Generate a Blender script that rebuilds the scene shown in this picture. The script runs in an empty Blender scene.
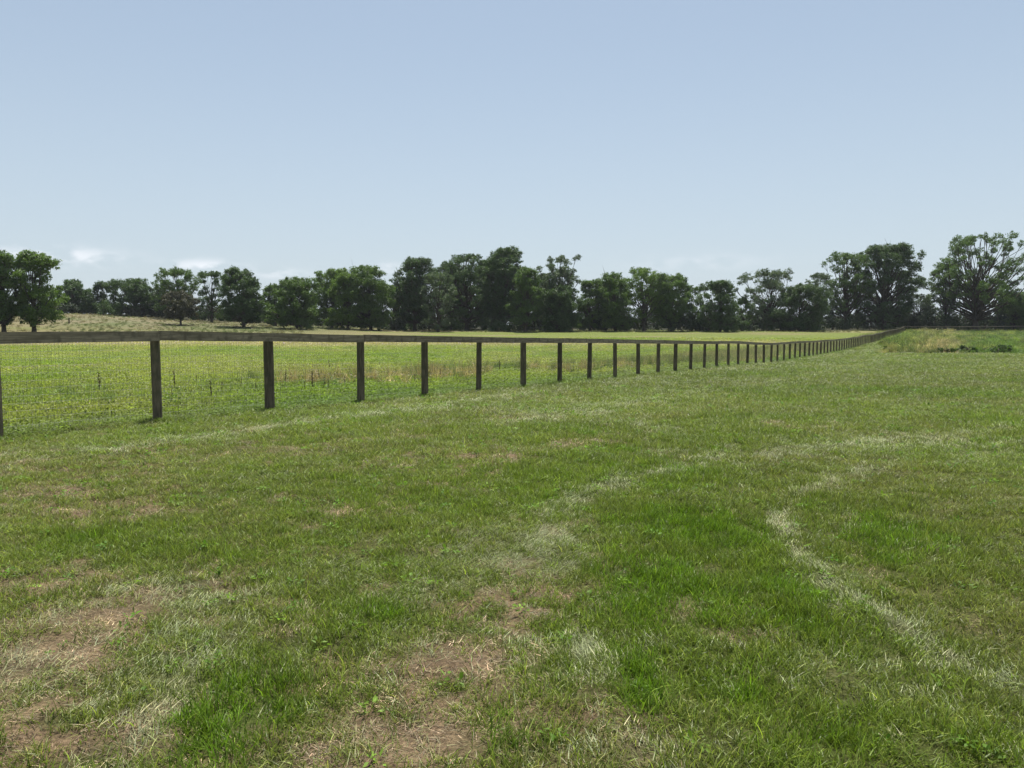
import bpy, math, random
import numpy as np
R = math.radians
rng = np.random.default_rng(7)
scene = bpy.context.scene
COL = scene.collection

# ------------------------------------------------------------------ camera
F = 770.0; CAMZ = 1.55; HORIZ = 325.0
PITCH = math.atan((384 - HORIZ) / F)
cam_d = bpy.data.cameras.new('camera'); cam = bpy.data.objects.new('camera', cam_d); COL.objects.link(cam)
cam_d.sensor_width = 36; cam_d.lens = F / 1024 * 36; cam_d.clip_start = 0.05; cam_d.clip_end = 9000
cam.location = (0, 0, CAMZ); cam.rotation_euler = (math.pi / 2 - PITCH, 0, 0)
scene.camera = cam
cp, sp = math.cos(PITCH), math.sin(PITCH)

def ray(px, py):
    a, b = px - 512, 384 - py
    return (a, F * cp + b * sp, -F * sp + b * cp)
def at_dist(px, py, Y):              # world point on the sight line at depth Y
    d = ray(px, py); t = Y / d[1]
    return (d[0] * t, Y, CAMZ + d[2] * t)

# ------------------------------------------------------------------ noise
def _hash(ix, iy, seed):
    n = (ix.astype(np.int64) * 374761393 + iy.astype(np.int64) * 668265263 + seed * 1442695041) & 0xFFFFFFFF
    n = ((n ^ (n >> 13)) * 1274126177) & 0xFFFFFFFF
    n = n ^ (n >> 16)
    return (n & 0xFFFF) / 65535.0
def vnoise(x, y, seed=0):
    x = np.asarray(x, float); y = np.asarray(y, float)
    ix = np.floor(x); iy = np.floor(y); fx = x - ix; fy = y - iy
    fx = fx * fx * (3 - 2 * fx); fy = fy * fy * (3 - 2 * fy)
    a = _hash(ix, iy, seed); b = _hash(ix + 1, iy, seed); c = _hash(ix, iy + 1, seed); d = _hash(ix + 1, iy + 1, seed)
    return (a * (1 - fx) + b * fx) * (1 - fy) + (c * (1 - fx) + d * fx) * fy
def fbm(x, y, s, seed=0, o=3):
    v = 0; a = 1; t = 0
    for i in range(o):
        v = v + a * vnoise(np.asarray(x) / s + 17.3 * i, np.asarray(y) / s + 5.1 * i, seed + i); t += a; a *= .55; s = s / 2.1
    return v / t
def sstep(v, a, b):
    t = np.clip((np.asarray(v, float) - a) / (b - a), 0, 1); return t * t * (3 - 2 * t)

# ------------------------------------------------------------------ terrain
_py = np.arange(-60, 3200, 1.0)
_ph = np.interp(_py, [-60, 0, 6, 10, 12.2, 14.3, 18.5, 27, 31, 60, 80, 107, 138, 193, 215, 250, 400, 3200],
                     [0, 0, .03, .10, .03, -.04, -.15, -.36, -.47, -1.2, -1.45, -1.45, -1.25, -.6, -.2, .42, .6, .6])
_k = np.exp(-0.5 * (np.arange(-15, 16) / 1.8) ** 2); _k /= _k.sum()
_ph = np.convolve(np.pad(_ph, 15, mode='edge'), _k, 'valid')
_ph -= np.interp(3, _py, _ph)
def H(X, Y):
    X = np.asarray(X, float); Y = np.asarray(Y, float)
    h = np.interp(Y, _py, _ph)
    bump = np.interp(X, [-900, -180, -122, -86, -55, -29, 0, 3000], [4.4, 4.6, 4.7, 2.7, 1.1, .2, 0, 0])
    h = h + bump * sstep(Y, 120, 205)
    far = sstep(Y, 15, 60)
    h = h + (fbm(X, Y, 14, 91, 2) - .5) * .28 * far
    return h
def Hs(x, y): return float(H(x, y))
def Hm(X, Y):                                    # with the small lumps of the turf
    return H(X, Y) + (fbm(X, Y, .8, 55, 3) - .5) * .07 + (fbm(X, Y, .2, 56, 2) - .5) * .042 * (1 - sstep(Y, 8, 25))

def pxg(px, py):                                  # pixel -> ground point, by marching
    d = ray(px, py); Y = 1.5
    while Y < 900:
        t = Y / d[1]
        if CAMZ + d[2] * t <= Hs(d[0] * t, Y): break
        Y *= 1.004
    return (d[0] * Y / d[1], Y)

# fence line
FS, FC = .5672, 12.58
def fence_x(Y): return FS * np.asarray(Y, float) - FC
def fence_side(X, Y): return (X - fence_x(Y)) / math.hypot(1, FS)     # + right of fence (lawn side)

# ------------------------------------------------------------------ materials
def newmat(name):
    m = bpy.data.materials.new(name); m.use_nodes = True
    nt = m.node_tree; nt.nodes.clear()
    out = nt.nodes.new('ShaderNodeOutputMaterial')
    return m, nt, out
def N(nt, t, **kw):
    n = nt.nodes.new(t)
    for k, v in kw.items():
        if k in n.inputs.keys() if hasattr(n.inputs, 'keys') else False: n.inputs[k].default_value = v
        else: setattr(n, k, v)
    return n
def L(nt, a, b): nt.links.new(a, b)

def leaf_shader(nt, out, colsock, rough=.5, trans=.35, tmul=(1.25, 1.35, .7, 1), spec=.35):
    p = nt.nodes.new('ShaderNodeBsdfPrincipled'); p.inputs['Roughness'].default_value = rough
    p.inputs['Specular IOR Level'].default_value = spec
    L(nt, colsock, p.inputs['Base Color'])
    tm = nt.nodes.new('ShaderNodeMix'); tm.data_type = 'RGBA'; tm.blend_type = 'MULTIPLY'; tm.inputs[0].default_value = 1
    L(nt, colsock, tm.inputs[6]); tm.inputs[7].default_value = tmul
    tr = nt.nodes.new('ShaderNodeBsdfTranslucent'); L(nt, tm.outputs[2], tr.inputs['Color'])
    mx = nt.nodes.new('ShaderNodeMixShader'); mx.inputs[0].default_value = trans
    L(nt, p.outputs[0], mx.inputs[1]); L(nt, tr.outputs[0], mx.inputs[2]); L(nt, mx.outputs[0], out.inputs[0])

def tuft_mat(name, rough=.5, trans=.35, spec=.35, var=.5):
    m, nt, out = newmat(name)
    a = nt.nodes.new('ShaderNodeAttribute'); a.attribute_type = 'INSTANCER'; a.attribute_name = 'tint'
    b = nt.nodes.new('ShaderNodeAttribute'); b.attribute_type = 'GEOMETRY'; b.attribute_name = 'tone'
    mul = nt.nodes.new('ShaderNodeMix'); mul.data_type = 'RGBA'; mul.blend_type = 'MULTIPLY'; mul.inputs[0].default_value = 1
    L(nt, a.outputs['Color'], mul.inputs[6]); L(nt, b.outputs['Color'], mul.inputs[7])
    leaf_shader(nt, out, mul.outputs[2], rough, trans, spec=spec)
    return m
M_grass = tuft_mat('grass_blades', .42, .38, .26)
M_straw = tuft_mat('dry_straw', .6, .2)
M_leafy = tuft_mat('weed_leaves', .5, .4, .15)

def tree_mat(name, c1, c2, trans=.3):
    m, nt, out = newmat(name)
    g = nt.nodes.new('ShaderNodeNewGeometry'); tc = nt.nodes.new('ShaderNodeTexCoord')
    nz = nt.nodes.new('ShaderNodeTexNoise'); nz.inputs['Scale'].default_value = .35; nz.inputs['Detail'].default_value = 3
    L(nt, tc.outputs['Object'], nz.inputs['Vector'])
    ad = nt.nodes.new('ShaderNodeMath'); ad.operation = 'MULTIPLY_ADD'; ad.inputs[1].default_value = .55
    L(nt, g.outputs['Random Per Island'], ad.inputs[0])
    sb = nt.nodes.new('ShaderNodeMath'); sb.operation = 'MULTIPLY_ADD'; sb.inputs[1].default_value = 1.2; sb.inputs[2].default_value = -.35
    L(nt, nz.outputs[0], sb.inputs[0]); L(nt, sb.outputs[0], ad.inputs[2])
    r = nt.nodes.new('ShaderNodeMix'); r.data_type = 'RGBA'; r.inputs[6].default_value = (*c1, 1); r.inputs[7].default_value = (*c2, 1)
    L(nt, ad.outputs[0], r.inputs[0])
    leaf_shader(nt, out, r.outputs[2], .5, trans, spec=.3)
    return m
TM = {
 'dark':   tree_mat('foliage_dark', (.038, .070, .026), (.082, .134, .042), .36),
 'mid':    tree_mat('foliage_mid', (.050, .094, .023), (.112, .178, .040), .40),
 'bright': tree_mat('foliage_bright', (.064, .120, .020), (.135, .205, .038), .4),
 'blue':   tree_mat('foliage_blue', (.056, .090, .050), (.115, .155, .082), .35),
 'brown':  tree_mat('foliage_brown', (.045, .046, .028), (.080, .078, .042), .25),
 'shade':  tree_mat('foliage_shade', (.022, .038, .018), (.048, .074, .030), .25),  # darker leaf colour with the shade under the trees painted in
}
def simple_noise_mat(name, c1, c2, scale, rough=.9, stretch=(1, 1, 1), bump=.3, c3=None):
    m, nt, out = newmat(name)
    tc = nt.nodes.new('ShaderNodeTexCoord'); mp = nt.nodes.new('ShaderNodeMapping'); mp.inputs['Scale'].default_value = stretch
    L(nt, tc.outputs['Object'], mp.inputs[0])
    nz = nt.nodes.new('ShaderNodeTexNoise'); nz.inputs['Scale'].default_value = scale; nz.inputs['Detail'].default_value = 8
    nz.inputs['Roughness'].default_value = .65
    L(nt, mp.outputs[0], nz.inputs['Vector'])
    cr = nt.nodes.new('ShaderNodeValToRGB'); cr.color_ramp.elements[0].position = .32; cr.color_ramp.elements[1].position = .68
    cr.color_ramp.elements[0].color = (*c1, 1); cr.color_ramp.elements[1].color = (*c2, 1)
    L(nt, nz.outputs[0], cr.inputs[0])
    col = cr.outputs[0]
    if c3:
        n2 = nt.nodes.new('ShaderNodeTexNoise'); n2.inputs['Scale'].default_value = scale * .22; n2.inputs['Detail'].default_value = 4
        L(nt, tc.outputs['Object'], n2.inputs['Vector'])
        c2r = nt.nodes.new('ShaderNodeValToRGB'); c2r.color_ramp.elements[0].position = .5; c2r.color_ramp.elements[1].position = .66
        L(nt, n2.outputs[0], c2r.inputs[0])
        mx = nt.nodes.new('ShaderNodeMix'); mx.data_type = 'RGBA'; L(nt, c2r.outputs[0], mx.inputs[0]); L(nt, col, mx.inputs[6]); mx.inputs[7].default_value = (*c3, 1)
        col = mx.outputs[2]
    oi = nt.nodes.new('ShaderNodeObjectInfo'); mr_ = nt.nodes.new('ShaderNodeMapRange'); L(nt, oi.outputs['Random'], mr_.inputs[0]); mr_.inputs[3].default_value = .78; mr_.inputs[4].default_value = 1.22
    vs = nt.nodes.new('ShaderNodeVectorMath'); vs.operation = 'SCALE'; L(nt, col, vs.inputs[0]); L(nt, mr_.outputs[0], vs.inputs['Scale']); col = vs.outputs[0]
    p = nt.nodes.new('ShaderNodeBsdfPrincipled'); p.inputs['Roughness'].default_value = rough
    p.inputs['Specular IOR Level'].default_value = .25
    L(nt, col, p.inputs['Base Color'])
    bp = nt.nodes.new('ShaderNodeBump'); bp.inputs['Strength'].default_value = bump; bp.inputs['Distance'].default_value = .01
    L(nt, nz.outputs[0], bp.inputs['Height']); L(nt, bp.outputs[0], p.inputs['Normal'])
    L(nt, p.outputs[0], out.inputs[0])
    return m
M_post = simple_noise_mat('weathered_post_wood', (.045, .036, .023), (.17, .14, .095), 22, stretch=(1, 1, .12), bump=.8, c3=(.07, .066, .04))
M_rail = simple_noise_mat('weathered_rail_wood', (.12, .097, .066), (.36, .30, .215), 34, stretch=(.05, 1, 1), bump=.5, c3=(.15, .125, .09))
M_bark = simple_noise_mat('tree_bark', (.035, .028, .02), (.09, .075, .055), 5, stretch=(1, 1, .2))
M_wire = simple_noise_mat('galvanised_wire', (.16, .16, .15), (.26, .26, .25), 30, rough=.6, bump=0)
M_dock = simple_noise_mat('dead_seed_stalk', (.05, .035, .02), (.10, .07, .04), 20)

# ------------------------------------------------------------------ mesh helpers
def tag(o, label=None, cat=None, group=None, kind=None):
    if label: o['label'] = label
    if cat: o['category'] = cat
    if group: o['group'] = group
    if kind: o['kind'] = kind
    return o
def mesh_np(name, V, quads=None, tris=None, mats=(), parent=None, tone=None, link=True, smooth=False, mi=None):
    V = np.asarray(V, np.float32); me = bpy.data.meshes.new(name)
    nq = 0 if quads is None else len(quads); ntr = 0 if tris is None else len(tris)
    me.vertices.add(len(V)); me.vertices.foreach_set('co', V.ravel())
    loops = []
    if nq: loops.append(np.asarray(quads, np.int32).ravel())
    if ntr: loops.append(np.asarray(tris, np.int32).ravel())
    lp = np.concatenate(loops)
    me.loops.add(len(lp)); me.loops.foreach_set('vertex_index', lp)
    st = np.concatenate([np.arange(nq) * 4, nq * 4 + np.arange(ntr) * 3]).astype(np.int32)
    me.polygons.add(nq + ntr); me.polygons.foreach_set('loop_start', st)
    if mi is not None: me.polygons.foreach_set('material_index', np.asarray(mi, np.int32))
    me.polygons.foreach_set('use_smooth', np.full(nq + ntr, bool(smooth)))
    for m in mats: me.materials.append(m)
    me.update(calc_edges=True)
    if tone is not None:
        a = me.attributes.new('tone', 'FLOAT_COLOR', 'POINT')
        a.data.foreach_set('color', np.c_[tone, np.ones(len(V))].astype(np.float32).ravel())
    o = bpy.data.objects.new(name, me)
    if link: COL.objects.link(o)
    if parent: o.parent = parent
    return o
def empty(name, loc, rz=0):
    o = bpy.data.objects.new(name, None); COL.objects.link(o); o.location = loc; o.rotation_euler = (0, 0, rz)
    o.empty_display_size = .3
    return o
def tube(pts, rad, sides=6, cap=True):
    """tapered tube along pts -> verts, quads"""
    P = np.asarray(pts, float); n = len(P); V = []; Q = []
    T = np.gradient(P, axis=0); T /= np.linalg.norm(T, axis=1)[:, None] + 1e-9
    for i in range(n):
        t = T[i]; a = np.cross(t, [0.13, .97, .2]); a /= np.linalg.norm(a) + 1e-9; b = np.cross(t, a)
        for s in range(sides):
            an = 2 * math.pi * s / sides
            V.append(P[i] + rad[i] * (math.cos(an) * a + math.sin(an) * b))
    for i in range(n - 1):
        for s in range(sides):
            s2 = (s + 1) % sides
            Q.append((i * sides + s, i * sides + s2, (i + 1) * sides + s2, (i + 1) * sides + s))
    return np.array(V), np.array(Q)
class Buf:
    def __init__(s): s.V = []; s.Q = []; s.T = []; s.n = 0; s.tone = []; s.mq = []; s.mt = []
    def add(s, V, Q=None, T=None, tone=None, m=0):
        s.V.append(V)
        if Q is not None and len(Q): s.Q.append(np.asarray(Q) + s.n); s.mq += [m] * len(Q)
        if T is not None and len(T): s.T.append(np.asarray(T) + s.n); s.mt += [m] * len(T)
        if tone is not None: s.tone.append(tone)
        s.n += len(V)
    def build(s, name, mats, parent=None, link=True, smooth=False):
        return mesh_np(name, np.concatenate(s.V), np.concatenate(s.Q) if s.Q else None, np.concatenate(s.T) if s.T else None,
                       mats, parent, np.concatenate(s.tone) if s.tone else None, link, smooth, s.mq + s.mt)

# ------------------------------------------------------------------ grass prototypes
def blades(n, radius, h0, h1, w0, w1, lean, curl, seg=3, seed=0, direction=None, flat=False, dry_glint=0.0):
    """n tapered bent blades rooted in a disc; returns V, Q, T, tone"""
    r = np.random.default_rng(seed)
    ang = r.uniform(0, 2 * math.pi, n); rad = radius * np.sqrt(r.uniform(0, 1, n))
    bx, by = rad * np.cos(ang), rad * np.sin(ang)
    h = r.uniform(h0, h1, n); w = r.uniform(w0, w1, n)
    if direction is None: d = r.uniform(0, 2 * math.pi, n)
    else: d = direction + r.normal(0, .45, n)
    le = np.clip(r.normal(lean, .22, n), 0, 1.45)            # lean from vertical, radians
    cu = curl * r.uniform(.3, 1.4, n)
    face = r.uniform(0, 2 * math.pi, n)
    V = np.zeros((n, 2 * seg + 1, 3)); pos = np.c_[bx, by, np.full(n, -.012)]
    tone = np.zeros((n, 2 * seg + 1, 3))
    g = (r.uniform(.42, 1.3, n) + (r.uniform(0, 1, n) < .16) * .7)[:, None] * np.array([[1, 1, 1]]); dry = (r.uniform(0, 1, n) < dry_glint)  # paler blades: dry ones, plus glints put into the blade colour
    g = np.where(dry[:, None], g * np.array([[1.6, 1.4, 1.5]]), g)
    for i in range(seg + 1):
        f = i / seg
        wid = w * (1 - f ** 1.7) * .5
        sx, sy = np.cos(face) * wid, np.sin(face) * wid
        if i < seg:
            V[:, 2 * i] = pos + np.c_[-sx, -sy, np.zeros(n)]; V[:, 2 * i + 1] = pos + np.c_[sx, sy, np.zeros(n)]
            tone[:, 2 * i] = tone[:, 2 * i + 1] = g * (.8 + .3 * f)
        else:
            V[:, 2 * seg] = pos; tone[:, 2 * seg] = g * 1.15
        a = le + cu * f; a = np.minimum(a, 1.55)
        st = h / seg
        pos = pos + np.c_[np.sin(a) * np.cos(d) * st, np.sin(a) * np.sin(d) * st, np.cos(a) * st]
    k = 2 * seg + 1; base = np.arange(n) * k
    Q = np.concatenate([np.stack([base + 2 * i, base + 2 * i + 1, base + 2 * i + 3, base + 2 * i + 2], 1) for i in range(seg - 1)]) if seg > 1 else np.zeros((0, 4), int)
    T = np.stack([base + 2 * seg - 2, base + 2 * seg - 1, base + 2 * seg], 1)
    return V.reshape(-1, 3), Q, T, tone.reshape(-1, 3)
def leaves(n, radius, h0, h1, size, seed=0, up=.5, droop=.3, stems=True, pale_specks=0):
    """broad leaflets held at various heights"""
    r = np.random.default_rng(seed); B = Buf()
    ang = r.uniform(0, 2 * math.pi, n); rad = radius * np.sqrt(r.uniform(0, 1, n))
    P = np.c_[rad * np.cos(ang), rad * np.sin(ang), r.uniform(h0, h1, n) * (1 - .4 * (rad / radius) ** 2)]
    d = ang + r.normal(0, .8, n); el = r.normal(.1, up, n)
    D = np.c_[np.cos(d) * np.cos(el), np.sin(d) * np.cos(el), np.sin(el)]
    S = np.cross(D, [0, 0, 1.0]) + r.normal(0, .35, (n, 3)); S /= np.linalg.norm(S, axis=1)[:, None]
    s = size * r.uniform(.6, 1.3, n)[:, None]
    mid = P + D * s * .5 + np.c_[np.zeros(n), np.zeros(n), droop * s[:, 0] * .25]
    V = np.stack([P, mid - S * s * .3, P + D * s, mid + S * s * .3], 1).reshape(-1, 3)
    b = np.arange(n) * 4; T = np.concatenate([np.stack([b, b + 1, b + 2], 1), np.stack([b, b + 2, b + 3], 1)])
    g = np.repeat(r.uniform(.72, 1.2, (n, 1)) * np.ones((1, 3)), 4, 0)
    B.add(V, None, T, g)
    if pale_specks:  # small pale bits just above the leaves
        a = r.uniform(0, 6.28, pale_specks); q = radius * np.sqrt(r.uniform(0, 1, pale_specks))
        C = np.c_[q * np.cos(a), q * np.sin(a), np.full(pale_specks, h1 * 1.1)]
        e = size * .16
        o = np.array([[e, 0, 0], [0, e, 0], [-e, 0, 0], [0, -e, 0], [0, 0, e], [0, 0, -e]])
        V = (C[:, None] + o[None]).reshape(-1, 3); b = np.arange(pale_specks)[:, None] * 6
        T = np.concatenate([b + np.array([t]) for t in [(0, 1, 4), (1, 2, 4), (2, 3, 4), (3, 0, 4), (1, 0, 5), (2, 1, 5), (3, 2, 5), (0, 3, 5)]])
        B.add(V, None, T, np.tile([[2.6, 2.0, 9.0]], (len(V), 1)))
    return B
def proto(name, parts, mat):
    B = Buf()
    for p in parts:
        if isinstance(p, Buf): B.add(p.V[0], None, p.T[0], p.tone[0]) if len(p.V) == 1 else [B.add(p.V[i], None, p.T[i] - sum(len(v) for v in p.V[:i]), p.tone[i]) for i in range(len(p.V))]
        else: B.add(*p)
    return B.build(name, [mat], link=False)

def scatter(name, protos, P, yaw, tilt, scl, tint, label, cat, parent=None):
    me = bpy.data.meshes.new(name); n = len(P)
    me.vertices.add(n); me.vertices.foreach_set('co', np.asarray(P, np.float32).ravel())
    def at(nm, ty, key, arr):
        a = me.attributes.new(nm, ty, 'POINT'); a.data.foreach_set(key, np.asarray(arr).ravel())
    tl = np.asarray(tilt, np.float32)
    at('rot', 'FLOAT_VECTOR', 'vector', np.c_[tl[:, 0], tl[:, 1], yaw].astype(np.float32))
    at('scl', 'FLOAT_VECTOR', 'vector', np.asarray(scl, np.float32))
    at('idx', 'INT', 'value', rng.integers(0, len(protos), n).astype(np.int32))
    at('tint', 'FLOAT_COLOR', 'color', np.c_[tint, np.ones(n)].astype(np.float32))
    o = bpy.data.objects.new(name, me); COL.objects.link(o)
    pc = bpy.data.collections.new(name + '_sources')
    for p in protos: pc.objects.link(p)
    ng = bpy.data.node_groups.new(name, 'GeometryNodeTree')
    ng.interface.new_socket('Geometry', in_out='INPUT', socket_type='NodeSocketGeometry')
    ng.interface.new_socket('Geometry', in_out='OUTPUT', socket_type='NodeSocketGeometry')
    gi = ng.nodes.new('NodeGroupInput'); go = ng.nodes.new('NodeGroupOutput')
    ip = ng.nodes.new('GeometryNodeInstanceOnPoints'); ci = ng.nodes.new('GeometryNodeCollectionInfo')
    ci.inputs['Collection'].default_value = pc; ci.inputs['Separate Children'].default_value = True; ci.inputs['Reset Children'].default_value = True
    def na(nm, ty):
        x = ng.nodes.new('GeometryNodeInputNamedAttribute'); x.data_type = ty; x.inputs['Name'].default_value = nm; return x.outputs['Attribute']
    er = ng.nodes.new('FunctionNodeEulerToRotation')
    lk = ng.links.new
    lk(gi.outputs[0], ip.inputs['Points']); lk(ci.outputs[0], ip.inputs['Instance']); ip.inputs['Pick Instance'].default_value = True
    lk(na('idx', 'INT'), ip.inputs['Instance Index']); lk(na('rot', 'FLOAT_VECTOR'), er.inputs[0]); lk(er.outputs[0], ip.inputs['Rotation'])
    lk(na('scl', 'FLOAT_VECTOR'), ip.inputs['Scale']); lk(ip.outputs[0], go.inputs[0])
    md = o.modifiers.new('scatter', 'NODES'); md.node_group = ng
    tag(o, label, cat, kind='stuff')
    return o

# ------------------------------------------------------------------ patch maps (turf colours, with shade in the gaps painted in)
def poly_d(X, Y, pts):
    d = np.full(np.shape(X), 1e9)
    for (x0, y0), (x1, y1) in zip(pts[:-1], pts[1:]):
        vx, vy = x1 - x0, y1 - y0; t = np.clip(((X - x0) * vx + (Y - y0) * vy) / (vx * vx + vy * vy), 0, 1)
        d = np.minimum(d, np.hypot(X - x0 - t * vx, Y - y0 - t * vy))
    return d
def G(pts): return [pxg(*p) for p in pts]
TR_R = G([(1060, 712), (1000, 680), (940, 655), (885, 615), (830, 585), (797, 553), (779, 518), (790, 497), (835, 479), (885, 467)])
TR_C = G([(360, 800), (400, 745), (430, 700), (462, 650), (500, 612), (545, 585), (552, 545), (556, 508), (620, 482), (700, 462), (790, 452), (880, 440), (1040, 428)])
TR_D = G([(330, 800), (385, 745), (420, 700), (448, 655), (490, 612), (548, 588)])
TR_F = G([(120, 450), (240, 432), (360, 416), (500, 397), (600, 385), (700, 374), (800, 361), (872, 349)])
TR_F2 = G([(500, 425), (640, 402), (760, 384), (850, 366), (900, 353)])
TR_M = G([(-60, 505), (60, 500), (140, 520), (260, 525), (360, 505), (470, 470), (600, 440)])
def blob_list(L_):
    o = []
    for x, y, rx, ry, s in L_:
        gx, gy = pxg(x, y); o.append((gx, gy, rx * gy / F, ry * gy * gy / (F * CAMZ), s))
    return o
DIRT = blob_list([(515, 603, 42, 14, 1), (455, 660, 40, 34, 1), (395, 735, 40, 40, .95), (210, 578, 45, 20, .85), (160, 520, 70, 12, .75), (280, 522, 60, 10, .6),
                  (30, 740, 60, 34, .7), (330, 600, 60, 40, .45), (380, 580, 40, 10, .6), (775, 425, 18, 9, .9), (830, 423, 40, 5, .6), (745, 637, 30, 8, .8),
                  (560, 600, 18, 8, .9), (25, 495, 60, 8, .6), (330, 660, 50, 40, .45), (600, 720, 60, 20, .4), (300, 560, 60, 16, .5), (110, 640, 60, 40, .5), (950, 380, 60, 6, .35),
                  (60, 580, 60, 20, .6), (690, 610, 50, 14, .4), (930, 700, 60, 30, .3)])
PALE = blob_list([(585, 650, 26, 34, 1), (520, 650, 24, 30, .6), (500, 552, 70, 18, .7), (150, 720, 30, 44, .95), (25, 665, 40, 26, .8), (630, 752, 50, 22, .8),
                  (200, 660, 30, 26, .5), (180, 590, 60, 12, .4), (60, 620, 40, 14, .4), (940, 440, 110, 10, .45), (420, 590, 40, 10, .4), (700, 455, 60, 8, .5)])
LUSH = blob_list([(240, 710, 50, 50, 1), (660, 590, 80, 40, .9), (790, 600, 70, 50, .8), (640, 680, 30, 50, .8), (90, 540, 60, 14, .7), (900, 540, 90, 40, .6),
                  (370, 615, 60, 20, .7), (820, 740, 90, 30, .8), (700, 530, 70, 20, .9), (180, 550, 50, 10, .5), (720, 680, 90, 60, .5), (60, 600, 40, 10, .4), (480, 730, 40, 30, .5)])
def blobs(X, Y, B):
    v = np.zeros(np.shape(X))
    for gx, gy, rx, ry, s in B:
        v = np.maximum(v, s * np.exp(-(((X - gx) / rx) ** 2 + ((Y - gy) / ry) ** 2) * .9))
    return v
def patch(X, Y):
    n1 = fbm(X, Y, 1.3, 1, 4); n2 = fbm(X, Y, .35, 21, 3); n5 = fbm(X, Y, .14, 23, 2); n3 = fbm(X, Y, 5, 31, 3); n4 = fbm(X * .8 + Y * .3, Y * .55, 2.2, 41, 3)
    near = 1 - sstep(Y, 10, 26)
    wob = (fbm(X, Y, .5, 61, 2) - .5) * .45
    dr = poly_d(X, Y, TR_R) + wob * .4; dc = poly_d(X, Y, TR_C) + wob * .6
    w_r = .065 + .008 * Y; w_c = .10 + .012 * Y
    brk = .72 + .5 * fbm(X, Y, .9, 63, 2)
    pale = np.exp(-(dr / w_r) ** 2) * .95 * brk
    pale = np.maximum(pale, np.exp(-(dc / w_c) ** 2) * .72 * brk)
    df = poly_d(X, Y, TR_F); df2 = poly_d(X, Y, TR_F2); dm = poly_d(X, Y, TR_M)
    pale = np.maximum(pale, np.exp(-(df / (.25 + .012 * Y)) ** 2) * .85)
    pale = np.maximum(pale, np.exp(-(df2 / (.4 + .015 * Y)) ** 2) * .55)
    pale = np.maximum(pale, blobs(X, Y, PALE))
    pale = np.clip(pale * (.3 + 1.15 * n2) + sstep(n4, .56, .75) * .25, 0, 1) * (1 - .55 * sstep(Y, 9, 22))
    dirt = blobs(X, Y, DIRT)
    dirt = np.maximum(dirt, np.exp(-(dm / .4) ** 2) * .5 * near)
    dd = poly_d(X, Y, TR_D) + wob * .5
    dtrack = np.exp(-(dd / .30) ** 2)
    left = 1 - sstep(X, -1.0, 2.5)
    dirt = dirt * sstep(n2 * .75 + n1 * .35 + (n5 - .5) * .5, .36, .62) * 1.0 + sstep(n1 * .5 + n2 * .3 + n5 * .25, .50, .66) * (.10 + .42 * left * near) 
    dirt = np.maximum(dirt, dtrack * sstep(n2 * .6 + n5 * .5, .33, .6))
    pale = pale * (1 - .8 * sstep(dtrack, .3, .8))
    dirt = np.clip(dirt, 0, 1)
    lush = (1 - .9 * sstep(dtrack, .2, .6)) * np.clip(blobs(X, Y, LUSH) * (.4 + 1.1 * n1) + sstep(n3, .42, .7) * .5 * (1 - .5 * left * near) + sstep(n2, .55, .8) * .25, 0, 1)
    return dirt, pale, lush, n1, n2, n5
C_lush = np.array([.115, .190, .018]); C_norm = np.array([.138, .198, .028]); C_olive = np.array([.205, .205, .075])
C_pale = np.array([.35, .39, .22]); C_straw = np.array([.46, .39, .23]); C_thatch = np.array([.25, .175, .108]); C_soil = np.array([.105, .066, .042])
def mixc(a, b, t): t = np.asarray(t)[..., None]; return a * (1 - t) + b * t
def weed_zone(X, Y):     # tall uncut meadow to the right beyond the mown lawn
    e = 80 + 7 * (fbm(X, Y, 5, 71, 3) - .5) + np.maximum(0, X - 60) * .02
    return sstep(Y, 0, 1e9) * 0 + ((Y > e) & (fence_side(X, Y) > .6 + 2.8 * (1 - sstep(Y, 95, 125)) + 1.2 * fbm(X, Y, 4, 72, 2))).astype(float)
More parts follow.
